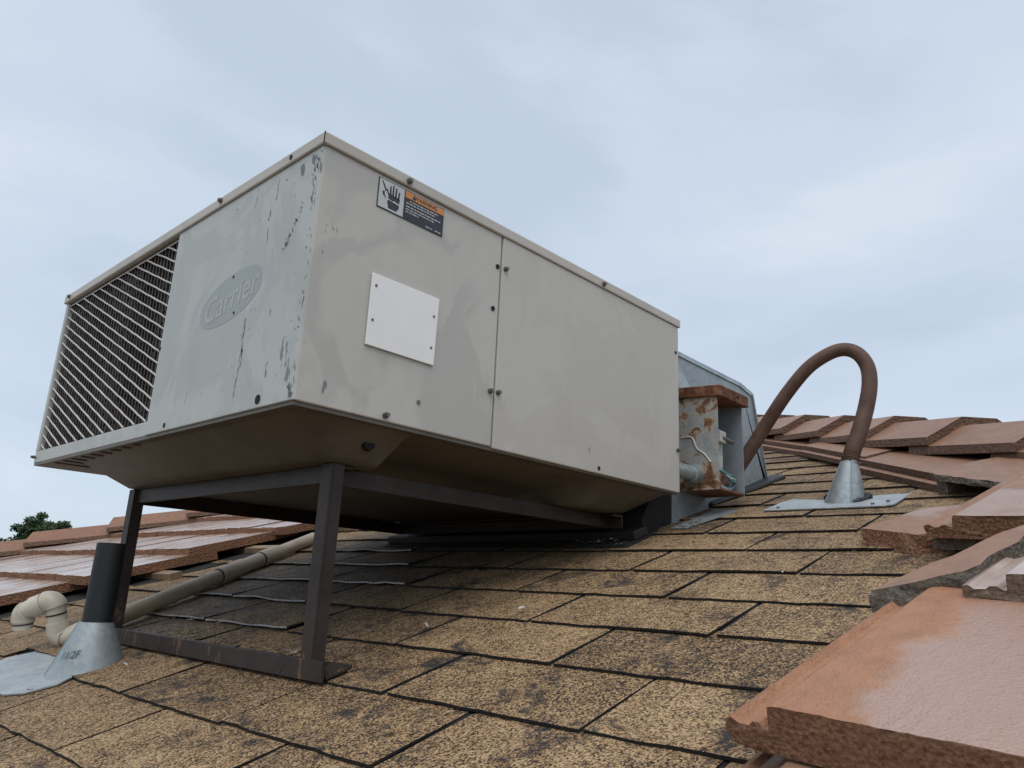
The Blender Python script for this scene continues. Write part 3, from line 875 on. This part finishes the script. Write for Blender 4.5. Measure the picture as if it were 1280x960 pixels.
# ------------------------------------------------------------------ sheet metal plenum behind the cabinet
pl = thing('duct_plenum', 'grey galvanized sheet metal duct hood behind the air conditioner', 'duct', RX(3.1, 1.2, 0))
side = [(2.60, .905), (3.48, .893), (3.66, .860), (3.835, .20), (3.835, zx(3.835) - .02), (2.60, zx(2.60) - .05)]
MB().quadbox([(x, .16, z) for x, z in side], (0, 2.1, 0)).build('hood', 'galvanized_dull', pl, bevel=.006)
MB().quadbox([(2.62, .158, .88), (3.47, .158, .868), (3.63, .158, .838), (3.66, .158, .862), (3.48, .158, .896), (2.62, .158, .908)], (0, -.006, 0)).build('seam_flange', 'galvanized', pl)
MB().bar((3.645, .154, .85), (3.825, .154, .27), .008, .02, (0, 1, 0)).build('seam_flange', 'galvanized', pl)
MB().quadbox([(2.60, .157, .875), (2.92, .157, .62), (2.60, .157, .60)], (0, -.004, 0)).build('corner_gusset', 'galvanized', pl)
MB().box(L, 2.601, .22, 2.2, .03, .88).build('flex_collar', 'tar', pl)
MB().quadbox([(2.30, .17, zx(2.3) - .02), (2.599, .17, zx(2.6) - .02), (2.599, .17, .028), (2.42, .17, .028), (2.30, .17, -.15)], (0, 2.0, 0)).build('shade_curb', 'felt', pl)  # added dark block, fills the shade under the unit's right end and stops light
MB().box(L + .02, L + .075, .05, .13, .72, .93).build('torn_sealant', 'tar', pl)
MB().quadbox([RX(3.02, .13, .006), RX(3.55, .06, .006), RX(3.90, .04, .006), RX(3.96, .18, .006), RX(3.02, .19, .006)], EN * .032).build('tar_seal', 'tar', pl, bevel=.02)
MB().quadbox([RX(2.44, -.02, .018), RX(2.84, -.12, .018), RX(2.90, .05, .020), RX(2.44, .08, .020)], -EN * .004).build('flashing_skirt', 'galvanized', pl)

# ------------------------------------------------------------------ electrical disconnect box
dx0, dx1, dy0, dy1, dz0, dz1 = 2.655, 2.975, -.105, .155, .045, .63
db = thing('disconnect_box', 'open rusty electrical box between the air conditioner and the conduit', 'electrical box', (2.8, .02, .04))
MB().box(dx0, dx0 + .010, dy0, dy1, dz0, dz1).build('side_plate', 'rusted_steel', db)
MB().box(dx1 - .010, dx1, dy0 + .004, dy1, dz0, dz1).build('side_plate', 'grey_steel', db)
MB().box(dx0 + .0105, dx1 - .0105, dy1 - .012, dy1, dz0, dz1).build('back_plate', 'grey_steel', db)
MB().box(dx0 + .0105, dx1 - .0105, dy0, dy1 - .013, dz0, dz0 + .010).build('bottom_plate', 'rust', db)
MB().box(dx0 + .0105, dx0 + .03, dy0 + .001, dy0 + .008, dz0 + .0105, dz0 + .10).build('front_lip', 'rust', db)
MB().quadbox([(dx0 - .014, dy0 - .03, dz1 - .05), (dx1 + .022, dy0 - .03, dz1 - .05), (dx1 + .022, dy1, dz1 - .03), (dx0 - .014, dy1, dz1 - .03)], (0, 0, .068)).build('lid', 'rust', db, bevel=.006)
MB().cyl((dx0 + .20, dy0 - .029, dz1 - .014), (dx0 + .20, dy0 - .032, dz1 - .014), .011, 10).build('bolt_hole', 'black_hole', db)
fbk = MB().box(dx0 + .10, dx0 + .22, -.02, .13, .27, .43).box(dx0 + .11, dx0 + .19, -.06, -.02, .34, .41).box(dx0 + .11, dx0 + .20, -.03, .1, .19, .27).build('fuse_block', 'ceramic', db, bevel=.005)
MB().cyl((dx0 + .15, -.05, .37), (dx0 + .25, -.07, .355), .014, 8).build('terminal', 'screw_steel', fbk)
for i, (m_, c_) in enumerate((('wire_teal', 0), ('wire_teal', .03), ('wire_white', .015))):
    P = catmull([(dx0 + .13 + c_, .0, .20), (dx0 + .10 + c_, -.06, .17), (dx0 + .16 + c_, -.08, .15 - c_), (dx0 + .27 + c_ * .5, -.06, .15 - c_), (dx0 + .27, -.05, .09), (dx0 + .16, -.06, .066 + c_ * .3), (dx0 + .06, -.02, .10 + c_)], 6)
    MB().tube(P, .0075, 8).build('wire', m_, db, smooth=60)
# peeled paint flake outlines on the side
MB().tube(catmull([(dx0 - .002, .13, .36), (dx0 - .003, .06, .355), (dx0 - .003, .03, .29), (dx0 - .003, -.02, .25), (dx0 - .002, -.06, .20)], 5), .005, 8).build('peeled_paint', 'ceramic', db, smooth=60)
MB().tube([(L - .001, .035, .135), (dx0 - .07, .035, .135), (dx0 - .068, .035, .135), (dx0 - .001, .035, .135)], [.042, .042, .055, .055], 16).build('conduit_stub', 'galvanized', db, smooth=40)

# ------------------------------------------------------------------ flexible conduit arch
path = [(2.96, .045, .10), (3.03, -.012, .198), (3.055, -.14, .379), (3.055, -.251, .528), (3.053, -.359, .661), (3.064, -.483, .792), (3.087, -.596, .863), (3.105, -.682, .881), (3.125, -.75, .849), (3.138, -.793, .769), (3.13, -.801, .661), (3.105, -.782, .528), (3.069, -.751, .392), (3.028, -.720, .275), (2.998, -.706, .19)]
fc = thing('flexible_conduit', 'brown flexible conduit arching from the electrical box down to a metal cone', 'conduit', (2.99, -.70, .17))
P = catmull(path, 40); rs = []
for i, p in enumerate(P):
    base = .043 - .004 * math.sin(min(1, i / len(P) * 1.3) * PI)
    rib = .0007 * math.sin(i * 1.9)
    f_ = max(0, (i / len(P) - .62) / .38)
    rib *= 1 + 2.4 * f_
    rs.append(base + rib)
MB().tube(P, rs, 20).build('hose', 'conduit', fc, smooth=80)
for k in (-16, -9, -3): MB().tube([P[k] , P[k + 2] if k + 2 < 0 else P[-1]], .048, 18).build('end_ring', 'conduit', fc, smooth=50)

# conduit flashing
cfz = thing('pipe_flashing_cone', 'grey sheet metal cone flashing where the brown conduit enters the roof', 'flashing', RX(3.02, -.665, 0))
ct = V(2.998, -.706, .205)
def cone(mb, base_c, rb_u, rb_y, top_c, rt, seg=28, z_h=.012):
    ring0 = [RX(base_c[0] + rb_u * math.cos(2 * PI * k / seg), base_c[1] + rb_y * math.sin(2 * PI * k / seg), z_h) for k in range(seg)]
    ring1 = [top_c + V(rt * math.cos(2 * PI * k / seg), rt * math.sin(2 * PI * k / seg), 0) for k in range(seg)]
    n_ = 5; o = len(mb.v)
    for q in range(n_ + 1):
        for k in range(seg): mb.v.append(ring0[k].lerp(ring1[k], q / n_))
    for q in range(n_):
        for k in range(seg):
            j = (k + 1) % seg
            mb.f.append([o + q * seg + k, o + q * seg + j, o + (q + 1) * seg + j, o + (q + 1) * seg + k]); mb.m.append(0)
    return ring0, ring1
mb = MB(); r0, r1 = cone(mb, (3.02, -.660), .108, .108, ct, .045)
co = mb.build('cone', 'galvanized', cfz, smooth=50)
a_, b_ = r0[17], r1[17]
MB().bar(a_.lerp(b_, .02), b_, .012, .010, (a_ - V(3.02, -.655, a_.z))).build('cone_seam', 'galvanized_dull', co)
MB().quadbox([RX(2.80, -.29, .022), RX(2.80, -.93, .022), RX(2.83, -.97, .022), RX(3.0, -.97, .018), RX(3.3, -.95, .0), RX(3.3, -.33, .0), RX(3.02, -.30, .018)], -EN * .006).build('base_plate', 'galvanized_light', cfz)
for q in ((2.845, -.36), (2.85, -.86), (2.9, -.92)):
    MB().cyl(RX(*q, .016), RX(*q, .028), .010, 8).build('nail_head', 'screw_steel', cfz)
tr = random.Random(4)
for part_ in (0, 1):
    ring = []
    for i in range(9):
        a = (-.9 + i * .16) if part_ == 0 else (2.2 + i * .08)
        p = RX(3.03 + .112 * math.sin(a), -.66 - .112 * math.cos(a), .016)
        ring.append(p)
    MB().tube(ring, [tr.uniform(.012, .032) for _ in ring], 8).build('tar_seal', 'tar', cfz, smooth=70)

# ------------------------------------------------------------------ plumbing vent
vp = thing('vent_pipe', 'upright black plastic vent pipe in a grey metal boot', 'vent pipe', RX(.11, 1.60, 0))
G = RX(.105, 1.612, 0); zt = G.z + .20
MB().tube([V(G.x, G.y, zt - .05), V(G.x + .004, G.y, G.z + .545), V(G.x + .004, G.y, G.z + .548), V(G.x + .004, G.y, G.z + .50)], [.063, .063, .053, .053], 28).build('pipe', 'rubber_black', vp, smooth=40)
bt = MB()
top_c = V(G.x, G.y, zt)
r0, r1 = cone(bt, (.09, 1.625), .150, .150, top_c, .068, 36, .012)
boot = bt.build('boot', 'galvanized_dull', vp, smooth=50)
a_, b_ = r0[15], r1[15]
MB().bar(a_.lerp(b_, .03), b_, .012, .010, (a_ - b_).cross(V(0, 0, 1)).cross(a_ - b_)).build('boot_seam', 'galvanized_dull', boot)
MB().quadbox([RX(-.215, 2.15, .019), RX(-.215, 1.60, .019), RX(-.17, 1.50, .018), RX(-.06, 1.46, .016), RX(.10, 1.58, .012), RX(.2, 2.3, .012), RX(-.0, 2.42, .016), RX(-.17, 2.3, .018)], -EN * .006).build('flashing_plate', 'galvanized_light', vp)
def on_boot(a, b):        # a around the boot, b up the boot
    k0 = 21.3 + a * 36 / (2 * PI * .14); k = int(math.floor(k0)); f = k0 - k
    lo_ = r0[k % 36].lerp(r0[(k + 1) % 36], f); hi = r1[k % 36].lerp(r1[(k + 1) % 36], f)
    p = lo_.lerp(hi, .42 + b / .24)
    nrm = (p - V(G.x, G.y, p.z)).normalized()
    return p + nrm * .004
text_on('11/2F', .046, on_boot, 'pencil', boot, 0, .0)

# ------------------------------------------------------------------ condensate drain with trap
dp = thing('drain_pipe', 'beige plastic drain pipe lying along the shingles with a raised trap', 'drain pipe', RP(1.0, 2.5, .05))
A_, B_ = RP(.40, 2.205, .075), RP(2.36, 3.235, .06)
dirp = (B_ - A_).normalized()
MB().tube([A_ - dirp * .12, A_.lerp(B_, .5) , B_], .046, 18).build('pipe', 'pvc', dp, smooth=50)
for t0, t1, r in ((.44, .56, .056), (.56, .66, .051), (.66, .76, .057)):
    p0, p1 = A_.lerp(B_, t0), A_.lerp(B_, t1)
    MB().tube([p0, p0 + dirp * .004, p1 - dirp * .004, p1], [r - .004, r, r, r - .004], 18).build('coupling', 'pvc', dp, smooth=40)
for t0 in (.437, .655):
    p0 = A_.lerp(B_, t0); MB().tube([p0, p0 + dirp * .016], .050 if t0 < .5 else .054, 18).build('joint_line', 'tar', dp)
tp = [(.30, 2.145, -.825), (.215, 2.268, -.893), (.185, 2.297, -.885), (.172, 2.30, -.85), (.150, 2.30, -.782), (.136, 2.300, -.742), (.110, 2.318, -.728), (.083, 2.352, -.745), (.052, 2.395, -.768), (.040, 2.42, -.79), (.042, 2.43, -.825), (.050, 2.433, -.868)]
Q = catmull(tp, 8)
trap = MB().tube(Q, .047, 18).build('trap', 'pvc_trap', dp, smooth=60)
def ring_at(i, r, n_=5, m_='pvc_trap', nm='trap_elbow'): MB().tube(Q[i:i + n_], r, 18).build(nm, m_, trap, smooth=50)
ring_at(10, .055, 18); ring_at(38, .055, 14); ring_at(52, .054, 10); ring_at(68, .055, 14)
ring_at(31, .0485, 2, 'tar', 'joint_line'); ring_at(83, .0486, 2, 'tar', 'joint_line')

# ------------------------------------------------------------------ leaf litter
lt = MB(); r_ = random.Random(21)
spots = [(.44, .9, .10, .7, 90), (.44, .35, .1, .2, 50), (.55, 1.5, .3, .4, 50), (.15, 1.1, .5, .8, 20), (2.0, -1.1, .15, .15, 20), (2.5, .02, .15, .1, 24), (1.7, .5, .6, .35, 46), (2.12, .3, .1, .2, 34), (1.0, .3, .5, .5, 18), (.8, -.6, 1.2, .6, 22)]
for x0, y0, sx, sy, n_ in spots:
    for i in range(n_):
        c = RX(x0 + r_.gauss(0, sx * .5), y0 + r_.gauss(0, sy * .6), .030 + r_.random() * .004)
        a = r_.uniform(0, 2 * PI); l = r_.uniform(.008, .028); w_ = l * r_.uniform(.15, .5)
        d = (EU * math.cos(a) + EY * math.sin(a)) + EN * r_.uniform(-.1, .35); sd = (EY * math.cos(a) - EU * math.sin(a)) + EN * r_.uniform(-.3, .3)
        mi = 1 if r_.random() < .07 else 0
        lt.add([c - d * l, c + sd * w_ + EN * .004, c + d * l, c - sd * w_ + EN * .003], [(0, 1, 2), (0, 2, 3)], mi)
lo2 = lt.build('leaf_litter', ['litter', 'litter_pale'], None); lo2['kind'] = 'stuff'
tag(lo2, 'scattered dry leaf bits and grit on the shingles under the unit', 'debris')

# ------------------------------------------------------------------ trees beyond the house
def tree(label, base, htop, rx, rz, seed, n_clump, leaves):
    r = random.Random(seed)
    t = thing('pine_tree', label, 'tree', base, 'trees beyond the roof')
    b = Vector(base); top = b + V(0, 0, htop)
    tk = MB().tube([b, b.lerp(top, .5) + V(.8, 0, 0), b.lerp(top, .9)], [1.0, .7, .25], 9)
    cl = []
    cc = top - V(0, 0, rz)
    for i in range(n_clump):
        d = V(r.gauss(0, 1), r.gauss(0, 1), r.gauss(0, 1)).normalized() * r.random() ** .4
        p = cc + V(d.x * rx, d.y * rx, d.z * rz * (1.0 if d.z > 0 else .6))
        cl.append((p, r.uniform(.16, .30) * rx))
        if i % 2 == 0: tk.tube([b.lerp(top, .45 + .3 * r.random()), p.lerp(cc, .4), p], [.28, .16, .06], 5)
    tk.build('trunk', 'bark', t)
    lf = MB()
    for p, cr in cl:
        for i in range(leaves):
            d = V(r.gauss(0, 1), r.gauss(0, 1), r.gauss(0, .7)); d = d.normalized() * cr * r.random() ** .45
            q = p + V(d.x, d.y, d.z * .75); u_ = V(r.gauss(0, 1), r.gauss(0, 1), r.gauss(0, 1)).normalized(); v_ = u_.orthogonal().normalized()
            s_ = r.uniform(.18, .42)
            lf.v += [q - u_ * s_, q + v_ * s_ * .5, q + u_ * s_, q - v_ * s_ * .5]; k = len(lf.v)
            lf.f.append([k - 4, k - 3, k - 2, k - 1]); lf.m.append(0)
    me = bpy.data.meshes.new('crown'); me.from_pydata([tuple((v - b) * S) for v in lf.v], [], lf.f); me.materials.append(MATS['leaf'])
    ob = bpy.data.objects.new('crown', me); COL.objects.link(ob); ob.parent = t
tree('dark green rounded pine tree crown rising behind the far left hip caps', (14.15 / S, 50.07 / S, -9.5), 9.5 + 2.95 / S, 4.3, 3.6, 1, 60, 130)
tree('second pine tree crown cut off by the left edge of the picture', (12.1 / S, 52.6 / S, -9.5), 9.5 + 1.75 / S, 4.0, 3.2, 2, 50, 120)
for ob in bpy.data.objects:
    if '_o' in ob: del ob['_o']
print('shingles', cnt)
